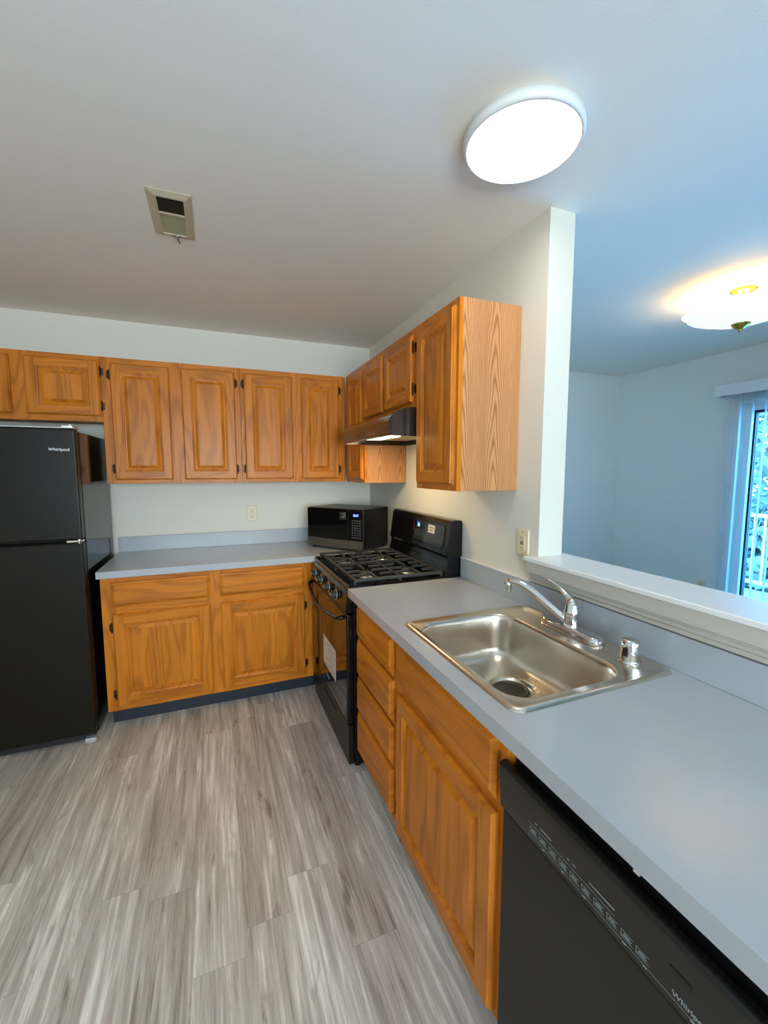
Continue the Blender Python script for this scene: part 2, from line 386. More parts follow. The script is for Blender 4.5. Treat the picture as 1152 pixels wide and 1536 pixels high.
def panel_door(name, u0, u1, v0, v1, M, parent, fw=0.052, th=0.019, m=OAK):
    """frame and raised panel door: bevelled edge, butt-jointed stiles and rails, cove, raised field"""
    b = MB(); o1, o2 = (random.uniform(0, 40), random.uniform(0, 40)), (random.uniform(0, 40), random.uniform(0, 40))
    uvV = lambda p: (p[0]+p[2]+o1[0], p[1]+o1[1])
    uvH = lambda p: (p[1]+p[2]+o2[0], p[0]+o2[1])
    # back and moulded outer edge
    b.loft([rect(u0,v0,u1,v1,0), rect(u0,v0,u1,v1,th*0.45), rect(u0,v0,u1,v1,th*0.62,0.002), rect(u0,v0,u1,v1,th*0.72,0.005), rect(u0,v0,u1,v1,th,0.008)], cap0=True, uvf=uvV)
    a = 0.008
    for (p0, p1) in ((u0+a, u0+fw), (u1-fw, u1-a)):
        pts = [(p0,v0+a,th),(p1,v0+a,th),(p1,v1-a,th),(p0,v1-a,th)]
        b.face(pts, [uvV(p) for p in pts])
    for (q0, q1) in ((v0+a, v0+fw), (v1-fw, v1-a)):
        pts = [(u0+fw,q0,th),(u1-fw,q0,th),(u1-fw,q1,th),(u0+fw,q1,th)]
        b.face(pts, [uvH(p) for p in pts])
    r = lambda ins, w_: rect(u0, v0, u1, v1, w_, ins)
    b.loft([r(fw, th), r(fw+0.003, th-0.0035), r(fw+0.009, th-0.005), r(fw+0.012, th-0.010), r(fw+0.018, th-0.0105)], uvf=uvV)
    fo = (random.uniform(0, 40), random.uniform(0, 40)); uvP = lambda p: (p[0]+p[2]+fo[0], p[1]+fo[1])
    b.loft([r(fw+0.018, th-0.0105), r(fw+0.034, th-0.003), r(fw+0.037, th-0.0015)], uvf=uvP)
    # raised field glued up from strips
    e = fw+0.037; U0, U1 = u0+e, u1-e; ns = max(2, int(round((U1-U0)/0.085))); cuts = [U0+(U1-U0)*k/ns for k in range(ns+1)]
    for k in range(ns):
        so = (random.uniform(0, 40), random.uniform(0, 40)) if k % 2 else fo
        pts = [(cuts[k],v0+e,th-0.0015),(cuts[k+1],v0+e,th-0.0015),(cuts[k+1],v1-e,th-0.0015),(cuts[k],v1-e,th-0.0015)]
        b.face(pts, [(p[0]+so[0], p[1]+so[1]) for p in pts])
    return b.build(name, m, parent, M)

def slab_front(name, u0, u1, v0, v1, M, parent, th=0.019, m=OAK):
    b = MB(); o = (random.uniform(0, 40), random.uniform(0, 40)); uv = lambda p: (p[1]+p[2]+o[0], p[0]+o[1])
    R = lambda w_, i: rect(u0, v0, u1, v1, w_, i)
    b.loft([R(0,0), R(th*0.45,0), R(th*0.6,0.003), R(th*0.72,0.010), R(th*0.85,0.013), R(th,0.016)], cap0=True, cap1=True, uvf=uv)
    return b.build(name, m, parent, M)

def hinge(u, v, M, parent, side, th=0.019):
    b = MB(); b.tube([(u, v-0.022, th*0.6), (u, v+0.022, th*0.6)], 0.0045, 8)
    b.lathe([(0.002, -0.004), (0.005, 0), (0.002, 0.004)], (u, v+0.026, th*0.6), 'y', 8); b.lathe([(0.002, -0.004), (0.005, 0), (0.002, 0.004)], (u, v-0.026, th*0.6), 'y', 8)
    b.box((u, v-0.02, 0.0), (u+side*0.014, v+0.02, 0.0025))
    return b.build('hinge', BRONZE, parent, M)

def face_frame(u0, u1, v0, v1, rails, stiles, M, parent, sw=0.060, th=0.019, iw=0.046):
    """outer stiles and rails plus the inner ones; grain follows each member"""
    b = MB(); us = sorted([u0] + list(stiles) + [u1])
    for k, u in enumerate(us):
        a, c = (u, u+sw) if k == 0 else ((u-sw, u) if k == len(us)-1 else (u-iw, u+iw))
        b.box((a, v0, -th), (c, v1, 0), 'y')
    for v in rails:
        for k in range(len(us)-1):
            a = us[k] + (sw if k == 0 else iw); c = us[k+1] - (sw if k+1 == len(us)-1 else iw)
            b.box((a, v[0], -th), (c, v[1], -0.0002), 'x')
    return b.build('face_frame', OAK, parent, M, bevel=0.0012)

# ------------------------------------------------------------------ wall cabinets, back wall (frame plane y = -0.305)
ZB, ZT, ZF = 1.385, 2.132, 1.752
Mb = wall_frame('back')
def upper_back(label, x0, x1, z0, doors, loc, group=None, hinges=(), sides=('l', 'r')):
    t = thing('wall_cabinet', label, 'cabinet', loc, group)
    b = MB(); d = -0.286
    b.box((x0, d, z0+0.012), (x0+0.016, -0.001, ZT), 'z'); b.box((x1-0.016, d, z0+0.012), (x1, -0.001, ZT), 'z')
    b.box((x0, d, z0+0.012), (x1, -0.001, z0+0.024), 'x'); b.box((x0, d, ZT-0.016), (x1, -0.001, ZT), 'x'); b.box((x0, -0.008, z0+0.02), (x1, -0.001, ZT-0.01), 'z')
    b.build('body', OAK_END, t)
    M = Mb(-0.305)
    mid = [(doors[i][1]+doors[i+1][0])/2 for i in range(len(doors)-1)]
    face_frame(x0, x1, z0, ZT, [(z0, z0+0.035), (ZT-0.038, ZT)], mid, M, t)
    for (a, c, q0, q1) in doors: 
        dr = panel_door('door', a, c, q0, q1, Mb(-0.3055), t)
    for (u, v, s) in hinges: hinge(u, v, Mb(-0.3055), t, s)
    return rebase(t)
upper_back('short oak wall cabinet over the black refrigerator, with two landscape doors', -2.70, -1.796, ZF,
    [(-2.62, -2.222, ZF+0.032, 2.105), (-2.158, -1.800+0.0, ZF+0.032, 2.105)], (-2.25, -0.15, ZF), 'oak wall cabinets', [(-1.795, 2.045, 1), (-1.795, 1.845, 1)])
upper_back('tall double-door oak wall cabinet next to the refrigerator', -1.795, -1.018, ZB,
    [(-1.748, -1.432, 1.408, 2.100), (-1.366, -1.050, 1.408, 2.100)], (-1.40, -0.15, ZB), 'oak wall cabinets', [(-1.753, 2.03, -1), (-1.753, 1.475, -1), (-1.045, 2.03, 1), (-1.045, 1.475, 1)])
upper_back('tall double-door oak wall cabinet above the wall outlet, reaching the room corner', -1.017, -0.30, ZB,
    [(-0.994, -0.678, 1.408, 2.100), (-0.618, -0.350, 1.408, 2.100)], (-0.65, -0.15, ZB), 'oak wall cabinets', [(-0.999, 2.03, -1), (-0.999, 1.475, -1), (-0.345, 2.03, 1), (-0.345, 1.475, 1)])

# ------------------------------------------------------------------ wall cabinets, right wall (frame plane x = -0.297)
Mr = wall_frame('right')
XU = -0.294
def upper_right(label, y0, y1, z0, doors, loc, hinges=(), endmat=OAK_END, near_panel=True, far=True):
    """y0 = far end, y1 = near end (both negative); u = -y"""
    t = thing('wall_cabinet', label, 'cabinet', loc, 'oak wall cabinets')
    b = MB(); d = XU+0.019
    b.box((d, y0-0.016, z0+0.012), (-0.001, y0, ZT), 'z')
    b.box((d, y1+0.004, z0+0.012), (-0.001, y0, z0+0.024), 'y'); b.box((d, y1+0.004, ZT-0.016), (-0.001, y0, ZT), 'y'); b.box((-0.008, y1+0.004, z0+0.02), (-0.001, y0-0.02, ZT-0.01), 'z')
    b.build('body', OAK_IN, t)
    b = MB(); b.box((XU+0.0185, y1, z0), (-0.001, y1+0.006, ZT), 'z', (3.37, 11.2)); b.build('end_panel', endmat, t)
    mid = [(doors[i][1]+doors[i+1][0])/2 for i in range(len(doors)-1)]
    face_frame(-y0, -y1, z0, ZT, [(z0, z0+0.035), (ZT-0.038, ZT)], mid, Mr(XU), t)
    for (a, c, q0, q1) in doors: panel_door('door', a, c, q0, q1, Mr(XU-0.0005), t)
    for (u, v, s) in hinges: hinge(u, v, Mr(XU-0.0005), t, s)
    return rebase(t)
upper_right('narrow oak corner wall cabinet whose golden end panel shows below the range hood', -0.32, -0.720, ZB,
    [(0.400, 0.700, 1.408, 2.100)], (-0.15, -0.5, ZB))
upper_right('short double-door oak wall cabinet directly above the black range hood', -0.721, -1.478, 1.765,
    [(0.740, 1.062, 1.788, 2.100), (1.098, 1.446, 1.788, 2.100)], (-0.15, -1.1, 1.765), [(1.452, 2.04, 1), (1.452, 1.85, 1)])
upper_right('single-door oak wall cabinet with broad pale-grained end panel, nearest the pass-through', -1.479, -1.840, ZB-0.002,
    [(1.502, 1.822, 1.408, 2.104)], (-0.15, -1.65, ZB))

# ------------------------------------------------------------------ base cabinets
ZC = 0.874
def base_box(t, x0, x1, y0, y1, z0=0.09, m=OAK_IN):
    b = MB(); b.box((x0, y0, z0), (x0+0.016, y1, ZC)); b.box((x1-0.016, y0, z0), (x1, y1, ZC))
    b.box((x0, y0, z0), (x1, y0+0.012, ZC)); b.box((x0, y1-0.012, z0), (x1, y1, ZC)); b.box((x0, y0, z0), (x1, y1, z0+0.016), 'x')
    return b.build('body', m, t)
t = thing('base_cabinet', 'oak base cabinet with two drawers over two doors, between refrigerator and range', 'cabinet', (-1.2, -0.3, 0), 'oak base cabinets')
base_box(t, -1.80, -0.004, -0.591, -0.004, m=OAK)
box('toe_kick', (-1.79, -0.55, 0.0), (-0.60, -0.535, 0.098), TOE, t)
face_frame(-1.80, -0.625, 0.098, ZC, [(0.098, 0.135), (0.665, 0.712), (0.845, ZC)], [-1.214], Mb(-0.610), t, sw=0.066)
for a, c in ((-1.750, -1.243), (-1.186, -0.678)):
    slab_front('drawer', a, c, 0.710, 0.846, Mb(-0.6105), t)
    panel_door('door', a, c, 0.126, 0.666, Mb(-0.6105), t, fw=0.056)
for u, s in ((-1.755, -1), (-0.673, 1)):
    for v in (0.59, 0.20): hinge(u, v, Mb(-0.6105), t, s)
rebase(t)

XB = -0.582
t = thing('base_cabinet', 'narrow oak base cabinet holding a stack of four drawers beside the range', 'cabinet', (-0.3, -1.7, 0), 'oak base cabinets')
base_box(t, XB+0.019, -0.004, -1.915, -1.447, m=OAK)
box('toe_kick', (XB+0.06, -1.915, 0), (XB+0.075, -1.447, 0.092), TOE, t)
face_frame(1.447, 1.915, 0.092, ZC, [(0.092, 0.122), (0.845, ZC), (0.672, 0.70), (0.487, 0.512), (0.31, 0.338)], [], Mr(XB), t, sw=0.030)
for v0, v1 in ((0.694, 0.842), (0.506, 0.672), (0.330, 0.486), (0.118, 0.312)): slab_front('drawer', 1.466, 1.893, v0, v1, Mr(XB-0.0005), t)
rebase(t)

t = thing('base_cabinet', 'oak sink base cabinet with long false drawer front above one tall door', 'cabinet', (-0.3, -2.2, 0), 'oak base cabinets')
b = MB(); b.box((XB+0.019, -1.932, 0.09), (-0.004, -1.916, ZC)); b.box((XB+0.019, -2.555, 0.09), (-0.004, -2.539, ZC)); b.box((-0.02, -2.54, 0.09), (-0.004, -1.93, ZC)); b.box((XB+0.019, -2.54, 0.09), (-0.004, -1.93, 0.106))
b.build('body', OAK, t)
box('toe_kick', (XB+0.06, -2.55, 0), (XB+0.075, -1.916, 0.092), TOE, t)
face_frame(1.916, 2.556, 0.092, ZC, [(0.092, 0.125), (0.645, 0.695), (0.840, ZC)], [], Mr(XB), t, sw=0.034)
slab_front('false_front', 1.932, 2.528, 0.682, 0.842, Mr(XB-0.0005), t)
panel_door('door', 1.940, 2.530, 0.104, 0.648, Mr(XB-0.0005), t, fw=0.058)
for v in (0.19, 0.56): hinge(1.935, v, Mr(XB-0.0005), t, -1)
rebase(t)

t = thing('base_cabinet', 'oak base cabinet under the near end of the worktop, past the dishwasher', 'cabinet', (-0.3, -3.4, 0), 'oak base cabinets')
base_box(t, XB+0.019, -0.004, -3.70, -3.165, m=OAK)
box('toe_kick', (XB+0.06, -3.70, 0), (XB+0.075, -3.165, 0.092), TOE, t)
face_frame(3.165, 3.70, 0.092, ZC, [(0.092, 0.125), (0.645, 0.695), (0.840, ZC)], [], Mr(XB), t, sw=0.034)
slab_front('drawer', 3.19, 3.675, 0.690, 0.842, Mr(XB-0.0005), t); panel_door('door', 3.19, 3.675, 0.104, 0.652, Mr(XB-0.0005), t, fw=0.058)
rebase(t)

# ------------------------------------------------------------------ worktops
ZW = 0.914
t = thing('countertop', 'grey laminate worktop along the back wall carrying the microwave', 'worktop', (-0.9, -0.3, ZC))
b = MB(); ZC = 0.876; prof = [(-0.002, ZC), (-0.635, ZC), (-0.635, ZW-0.0008), (-0.6342, ZW), (-0.002, ZW)]
b.prism(prof, -1.812, -0.002, lambda p, q, u: (u, p, q)); b.build('slab', LAM, t)
b = MB(); b.box((-1.812, -0.020, ZW), (-0.020, -0.002, 1.016)); b.box((-0.020, -0.635, ZW), (-0.002, -0.002, 1.016)); b.build('backsplash', LAM, t, bevel=0.002)
rebase(t)
YS0, YS1, YS2 = -1.442, -3.705, None
HX0, HX1, HY0, HY1 = -0.560, -0.055, -2.552, -1.965     # sink cut-out
t = thing('countertop', 'long grey laminate worktop with the sink, beneath the bar ledge', 'worktop', (-0.3, -2.6, ZC))
b = MB(); prof = [(HX0, ZC), (-0.630, ZC), (-0.630, ZW-0.0008), (-0.6292, ZW), (HX0, ZW)]
b.prism(prof, YS1, YS0, lambda p, q, u: (p, u, q))
b.box((HX0, YS1, ZC), (HX1, HY0, ZW)); b.box((HX0, HY1, ZC), (HX1, YS0, ZW)); b.box((HX1, YS1, ZC), (-0.002, YS0, ZW))
b.build('slab', LAM, t)
b = MB(); b.box((-0.020, YS1, ZW), (-0.002, YS0, 1.016)); b.build('backsplash', LAM, t, bevel=0.002)
b = MB(); b.box((-0.022, YE+0.03, 1.016), (0.0-0.0005, YS0, 1.021)); b.build('caulk_bead', WHITE, t, bevel=0.001)
rebase(t)

# ------------------------------------------------------------------ sink
def rrect(x0, x1, y0, y1, r, z, n=6, m=0):
    pts = []
    for cx, cy, a0 in ((x1-r, y1-r, 0), (x0+r, y1-r, PI/2), (x0+r, y0+r, PI), (x1-r, y0+r, 3*PI/2)):
        for k in range(n+1):
            a = a0 + (PI/2)*k/n; pts.append((cx+r*math.cos(a), cy+r*math.sin(a), z))
    if m:
        out = []; k = n+1
        for c in range(4):
            out += pts[c*k:(c+1)*k]; p, q = Vector(pts[(c+1)*k-1]), Vector(pts[((c+1)*k) % len(pts)])
            out += [tuple(p.lerp(q, (i+1)/(m+1))) for i in range(m)]
        pts = out
    return pts
t = thing('kitchen_sink', 'single-bowl stainless steel drop-in sink set into the long worktop', 'sink', (-0.3, -2.25, ZW))
sx0, sx1, sy0, sy1 = -0.578, -0.030, -2.572, -1.945
bx0, bx1, by0, by1 = -0.544, -0.166, -2.528, -1.990
b = MB(); R = []
for ins, z in ((0, ZW+0.0005), (0.003, ZW+0.005), (0.008, ZW+0.0075), (0.014, ZW+0.0075), (0.019, ZW+0.0045)):
    R.append(rrect(sx0+ins, sx1-ins, sy0+ins, sy1-ins, 0.035-ins*0.6, z, 6, 9))
zb = 0.748; 
for out, r, z in ((0.007, 0.080, ZW+0.0040), (0.004, 0.078, ZW+0.0030), (0.0, 0.075, ZW-0.003), (-0.003, 0.073, ZW-0.015), (-0.006, 0.070, ZW-0.07), (-0.010, 0.066, zb+0.045), (-0.016, 0.060, zb+0.022), (-0.029, 0.052, zb+0.009), (-0.052, 0.045, zb+0.003), (-0.075, 0.04, zb+0.001)):
    R.append(rrect(bx0-out, bx1+out, by0-out, by1+out, r, z, 6, 9))
dcx, dcy, dr = -0.300, -2.212, 0.052
n = len(R[0])
def drain_ring(rad, z):
    ring = []
    for p in R[-1]:
        a = math.atan2(p[1]-dcy, p[0]-dcx); ring.append((dcx+rad*math.cos(a), dcy+rad*math.sin(a), z))
    return ring
R.append(drain_ring(0.082, zb)); R.append(drain_ring(0.064, zb-0.004)); R.append(drain_ring(0.060, zb-0.010))
b.loft(R, smooth=True); bas = b.build('basin', STEEL, t)
b = MB(); b.lathe([(0.059, -0.006), (0.057, -0.003), (0.052, -0.004), (0.046, -0.010), (0.043, -0.034), (0.034, -0.041), (0.0, -0.042)], (dcx, dcy, zb-0.003), seg=36)
st = b.build('strainer', mat('drain_steel', hexc(92, 88, 82), 0.4, metal=1.0, var=0.1), t)
b = MB()
for k in range(8):
    a = 2*PI*k/8; b.lathe([(0.004, 0), (0.004, 0.0006), (0, 0.0006)], (dcx+0.02*math.cos(a), dcy+0.02*math.sin(a), zb-0.0447), seg=8)
b.lathe([(0.005, 0), (0.005, 0.012), (0.003, 0.016), (0, 0.016)], (dcx, dcy, zb-0.0448), seg=12)
b.build('strainer_holes', DARK, st)
rebase(t)

# ------------------------------------------------------------------ faucet
ZD = ZW+0.0045
t = thing('faucet', 'chrome single-lever faucet on the back rim of the sink', 'faucet', (-0.085, -2.245, ZD))
b = MB(); R = []
for sc, z in ((1.0, ZD+0.0003), (1.0, ZD+0.012), (0.95, ZD+0.015), (0.78, ZD+0.022), (0.7, ZD+0.0235), (0.3, ZD+0.024)):
    w2, l2 = 0.031*sc, 0.096+0.031*sc
    R.append(rrect(-0.085-w2, -0.085+w2, -2.245-l2, -2.245+l2, w2*0.98, z, 6))
b.loft(R, cap0=True, cap1=True, smooth=True); b.build('base_plate', CHROME, t)
b = MB(); b.lathe([(0.029, 0.0), (0.029, 0.006), (0.026, 0.012), (0.025, 0.055), (0.0265, 0.058), (0.0265, 0.066), (0.025, 0.070), (0.0235, 0.088), (0.017, 0.102), (0.009, 0.110), (0.0, 0.112)], (-0.083, -2.245, ZD+0.008), seg=28)
b.build('body', CHROME, t)
def bez(P, n=16):
    P = [Vector(p) for p in P]; out = []
    for i in range(n+1):
        s = i/n; q = [p.copy() for p in P]
        while len(q) > 1: q = [q[j].lerp(q[j+1], s) for j in range(len(q)-1)]
        out.append(q[0])
    return out
path = bez([(-0.092, -2.228, ZD+0.040), (-0.112, -2.190, ZD+0.070), (-0.140, -2.135, ZD+0.115), (-0.165, -2.085, ZD+0.152), (-0.186, -2.043, ZD+0.138)])
b = MB(); b.tube(path, [0.0160-0.004*min(1, i/8) for i in range(len(path))], 14); 
b.build('spout', CHROME, t)
sp = [o for o in t.children if o.name.startswith('spout')][0]
b = MB(); b.lathe([(0.0115, -0.030), (0.0125, -0.028), (0.0125, -0.010), (0.0135, -0.006), (0.0135, 0.010), (0.009, 0.014), (0, 0.015)], (-0.187, -2.040, ZD+0.128), seg=20); b.build('aerator', CHROME, sp)
path = bez([(-0.080, -2.252, ZD+0.095), (-0.076, -2.230, ZD+0.125), (-0.084, -2.185, ZD+0.150), (-0.090, -2.130, ZD+0.158)])
b = MB(); b.tube(path, [0.016, 0.0158, 0.0155, 0.015, 0.0145, 0.0138, 0.013, 0.012, 0.011, 0.010, 0.009, 0.0085, 0.008, 0.0075, 0.007, 0.0065, 0.006], 14, flat=0.55); b.build('lever_handle', CHROME, t)
rebase(t)
t = thing('dishwasher_air_gap', 'small chrome air gap cap standing at the sink corner beyond the faucet', 'air gap', (-0.098, -2.478, ZD))
b = MB(); b.lathe([(0.030, 0), (0.030, 0.003), (0.0255, 0.005), (0.0265, 0.010), (0.0255, 0.050), (0.0245, 0.062), (0.0215, 0.0665), (0.012, 0.068), (0, 0.068)], (-0.098, -2.478, ZD), seg=32); b.build('cap', CHROME, t)
b = MB(); b.box((-0.1255, -2.490, ZD+0.022), (-0.1215, -2.474, ZD+0.046)); b.build('vent_slot', DARK, t, bevel=0.001)
rebase(t)

# ------------------------------------------------------------------ gas range
RY0, RY1 = -0.675, -1.434      # far, near side
RXF = -0.600
t = thing('gas_range', 'black freestanding gas range with cast iron grates, between the two worktops', 'range', (-0.33, -1.05, 0))
b = MB(); b.box((RXF, RY1, 0.016), (-0.03, RY0, 0.905)); b.build('body', BLKG, t, bevel=0.004)
for fx in (-0.575, -0.06):
    for fy in (RY0-0.03, RY1+0.03):
        b = MB(); b.lathe([(0.018, 0), (0.018, 0.008), (0.010, 0.010), (0.010, 0.016)], (fx, fy, 0.0), seg=14); b.build('foot', BLKM, t)
# cooktop with recessed well
b = MB(); R = []
X0, X1 = -0.622, -0.070
for ins, z, r in ((0.004, 0.895, 0.012), (0, 0.900, 0.012), (0, 0.914, 0.012), (0.004, 0.920, 0.012), (0.016, 0.921, 0.015), (0.026, 0.912, 0.03), (0.06, 0.910, 0.03)):
    R.append(rrect(X0+ins, X1-ins, RY1-0.001+ins, RY0+0.001-ins, r, z))
b.loft(R, cap0=True, cap1=True, smooth=False); b.build('cooktop', BLKG, t)
# sloped control panel
b = MB(); prof = [(-0.600, 0.895), (-0.618, 0.893), (-0.632, 0.882), (-0.640, 0.800), (-0.636, 0.792), (-0.600, 0.792)]
b.prism(prof, RY1, RY0, lambda p, q, u: (p, u, q)); cp = b.build('control_panel', BLKG, t, bevel=0.002)
for ky in (-0.790, -0.945, -1.115, -1.265):
    M = Matrix.Translation((-0.637, ky, 0.838)) @ Matrix.Rotation(-PI/2 + 0.10, 4, 'Y')
    b = MB(); b.lathe([(0.026, 0), (0.026, 0.004), (0.021, 0.007), (0.0205, 0.022), (0.019, 0.026), (0, 0.0265)], seg=26)
    k = b.build('knob', BLKM, t, M)
    b = MB(); b.lathe([(0.0265, 0.003), (0.0275, 0.0045), (0.0265, 0.006), (0.0225, 0.0072)], seg=26); b.box((-0.0045, -0.019, 0.022), (0.0045, 0.019, 0.034))
    b.build('knob_ring', CHROME, k, M, bevel=0.001)
# oven door, window, handle
b = MB(); b.box((-0.632, RY1+0.004, 0.235), (RXF-0.001, RY0-0.004, 0.782)); od = b.build('oven_door', BLKG, t, bevel=0.005, seg=3)
b = MB(); b.box((-0.6345, RY1+0.012, 0.245), (-0.6322, RY0-0.012, 0.775)); b.build('door_glass', GLASSB, od, bevel=0.001)
b = MB(); b.box((-0.6350, -1.225, 0.352), (-0.6346, -0.955, 0.520)); ls = b.build('sticker', PAPER, od); ls['label'] = 'white paper consumer sticker on oven door'
b = MB()
for k in range(7):
    b.box((-0.6353, -1.215, 0.366+k*0.021), (-0.63505, -1.215+random.uniform(0.13, 0.24), 0.370+k*0.021))
b.build('sticker_print', GREYP, ls)
Mx = lambda x, y, z: Matrix(((0,0,-1,x),(-1,0,0,y),(0,1,0,z),(0,0,0,1)))
text('badge', 'Whirlpool', 0.015, Mx(-0.6350, -1.055, 0.305), SILVER, od)
hp = [(-0.640, -0.700, 0.770), (-0.664, -0.712, 0.762)] + [(-0.668-0.022*math.sin(PI*k/14), -0.725-0.66*k/14, 0.758-0.030*math.sin(PI*k/14)) for k in range(15)] + [(-0.664, -1.398, 0.762), (-0.640, -1.410, 0.770)]
b = MB(); b.tube(hp, 0.0105, 12); b.build('oven_handle', BLKG, od)
b = MB(); b.box((-0.628, RY1+0.004, 0.022), (RXF-0.001, RY0-0.004, 0.225)); dw_ = b.build('storage_drawer', BLKS, t, bevel=0.005, seg=3)
b = MB(); b.box((-0.6288, -1.20, 0.168), (-0.6282, -0.93, 0.192)); b.build('pull_recess', DARK, dw_)
# backguard
b = MB(); prof = [(-0.006, 0.905), (-0.108, 0.905), (-0.110, 0.915), (-0.092, 0.990), (-0.088, 1.012), (-0.098, 1.030), (-0.076, 1.192), (-0.066, 1.206), (-0.048, 1.210), (-0.010, 1.208), (-0.006, 1.200)]
b.prism(prof, RY1, RY0, lambda p, q, u: (p, u, q)); bgd = b.build('backguard', BLKG, t, bevel=0.004, seg=3)
ang = math.atan2(0.022, 0.162)
def BGM(y, z, out=0.0):      # point on the sloped backguard face, u = -y, v up the slope
    x = -0.098 + (z-1.030)*0.022/0.162 - out
    return Matrix(((0, math.sin(ang), -math.cos(ang), x), (-1, 0, 0, y), (0, math.cos(ang), math.sin(ang), z), (0, 0, 0, 1)))
b = MB(); b.loft([rrect(-0.19, 0.20, -0.063, 0.060, 0.02, 0.0005), rrect(-0.19, 0.20, -0.063, 0.060, 0.02, 0.002), rrect(-0.187, 0.197, -0.060, 0.057, 0.018, 0.003)], cap0=True, cap1=True)
b.build('display_panel', GLASSB, bgd, BGM(-1.19, 1.118))
text('clock_digits', '12', 0.026, BGM(-1.085, 1.148, 0.0042), BLUE, bgd)
b = MB()
for k in range(5):
    for j in range(3): b.lathe([(0.0045, 0), (0.0045, 0.0008), (0, 0.0008)], (-0.045+0.024*k, -0.014*j, 0), seg=10)
b.build('touch_keys', BUTTON, bgd, BGM(-1.10, 1.120, 0.004))
b = MB(); b.box((-0.095+0.03, -0.03, 0), (-0.092+0.03, 0.03, 0.0006)); b.build('red_legend', REDP, bgd, BGM(-1.09, 1.135, 0.004))
b = MB(); b.box((-0.038, -0.022, 0), (0.038, 0.022, 0.0008)); q = b.build('sticker', PAPER, bgd, BGM(-1.245, 1.143, 0.004)); q['label'] = 'small white paper sticker'
b = MB(); b.box((-0.026, 0.004, 0.0009), (0.026, 0.010, 0.0012)); b.box((-0.026, -0.010, 0.0009), (0.018, -0.004, 0.0012)); b.build('sticker_print', GREYP, q, BGM(-1.245, 1.143, 0.004))
# grates: two, each a frame with fingers
for gy0, gy1 in ((RY0-0.022, (RY0+RY1)/2+0.002), ((RY0+RY1)/2-0.002, RY1+0.022)):
    b = MB(); gx0, gx1, z0, z1, w_ = -0.590, -0.108, 0.934, 0.946, 0.011
    b.box((gx0, gy0, z0), (gx1, gy0-w_, z1)); b.box((gx0, gy1+w_, z0), (gx1, gy1, z1)); b.box((gx0, gy0-w_, z0), (gx0+w_*1.4, gy1+w_, z1)); b.box((gx1-w_, gy0-w_, z0), (gx1, gy1+w_, z1))
    gm = (gx0+gx1)/2; b.box((gm-w_/2, gy0-w_, z0), (gm+w_/2, gy1+w_, z1))
    ym = (gy0+gy1)/2
    for cx in ((gx0+gm)/2, (gx1+gm)/2):
        for s in (-1, 1):
            b.box((cx-w_/2, ym+s*0.030, z0), (cx+w_/2, (gy0-w_) if s > 0 else (gy1+w_), z1))
            b.box((cx+s*0.030, ym-w_/2, z0), ((gm-w_/2 if cx < gm else gx1-w_) if s > 0 else (gx0+w_ if cx < gm else gm+w_/2), ym+w_/2, z1))
            b.box((cx-0.115 if cx < gm else cx-0.11, ym+s*0.085-w_/2, z0), (cx-0.045, ym+s*0.085+w_/2, z1)); b.box((cx+0.045, ym+s*0.085-w_/2, z0), (cx+0.112, ym+s*0.085+w_/2, z1))
    for fx in (gx0+0.006, gm, gx1-0.006):
        for fy in (gy0-0.006, gy1+0.006): b.box((fx-0.006, fy-0.006, 0.911), (fx+0.006, fy+0.006, z0))
    b.build('grate', IRON, t, bevel=0.002)
    for cx in ((gx0+gm)/2, (gx1+gm)/2):
        b = MB(); b.lathe([(0.050, 0), (0.048, 0.006), (0.034, 0.008), (0.034, 0.014), (0, 0.014)], (cx, ym, 0.910), seg=28); bn = b.build('burner', ALU, t)
        b = MB(); b.lathe([(0.036, 0), (0.038, 0.003), (0.036, 0.007), (0.030, 0.009), (0, 0.0095)], (cx, ym, 0.9242), seg=28); b.build('burner_cap', IRON, bn)
rebase(t)

# ------------------------------------------------------------------ range hood
t = thing('range_hood', 'black under-cabinet range hood with its lamp lit, above the range', 'range hood', (-0.2, -1.09, 1.628))
hy0, hy1 = -0.724, -1.474
arc = [(-0.440+0.135*(1-math.cos(a)), 1.678+0.085*math.sin(a)) for a in [PI/2*k/8 for k in range(9)]]
prof = [(-0.436, 1.628), (-0.442, 1.634), (-0.442, 1.672)] + arc + [(-0.003, 1.763), (-0.003, 1.628)]
b = MB()
# outer skin (front, top, back) and side cheeks with an open underside
sec = lambda u: [(p, u, q) for p, q in prof]
rA = sec(hy1); rB = sec(hy0)
for i in range(len(prof)-1): b.face([rA[i], rA[i+1], rB[i+1], rB[i]], smooth=False)
b.face(rA); b.face(rB)
ins = [(-0.428, 1.628), (-0.428, 1.664), (-0.012, 1.664), (-0.012, 1.628)]
iA = [(p, hy1+0.008, q) for p, q in ins]; iB = [(p, hy0-0.008, q) for p, q in ins]
for i in range(3): b.face([iA[i], iA[i+1], iB[i+1], iB[i]])
b.face(iA); b.face(iB)
for q in ([rA[0], rB[0], iB[0], iA[0]], [rA[-1], rB[-1], iB[3], iA[3]], [rA[0], rA[-1], iA[3], iA[0]], [rB[0], rB[-1], iB[3], iB[0]]): b.face(q)
b.build('canopy', HOODB, t)
b = MB(); b.box((-0.255, -1.42, 1.654), (-0.03, -0.78, 1.663)); b.build('grease_filter', MESHF, t, bevel=0.002)
b = MB(); b.box((-0.410, -1.24, 1.642), (-0.27, -0.94, 1.663)); hl = b.build('lamp_lens', HLAMP, t, bevel=0.008, seg=3)
b = MB(); b.box((-0.4425, -1.30, 1.644), (-0.4419, -1.16, 1.664)); b.build('switch_plate', STEELD, t)
L = bpy.data.lights.new('hood_lamp', 'AREA'); L.energy = HOOD_W; L.color = HOOD_COL; L.shape = 'RECTANGLE'; L.size = 0.12; L.size_y = 0.28
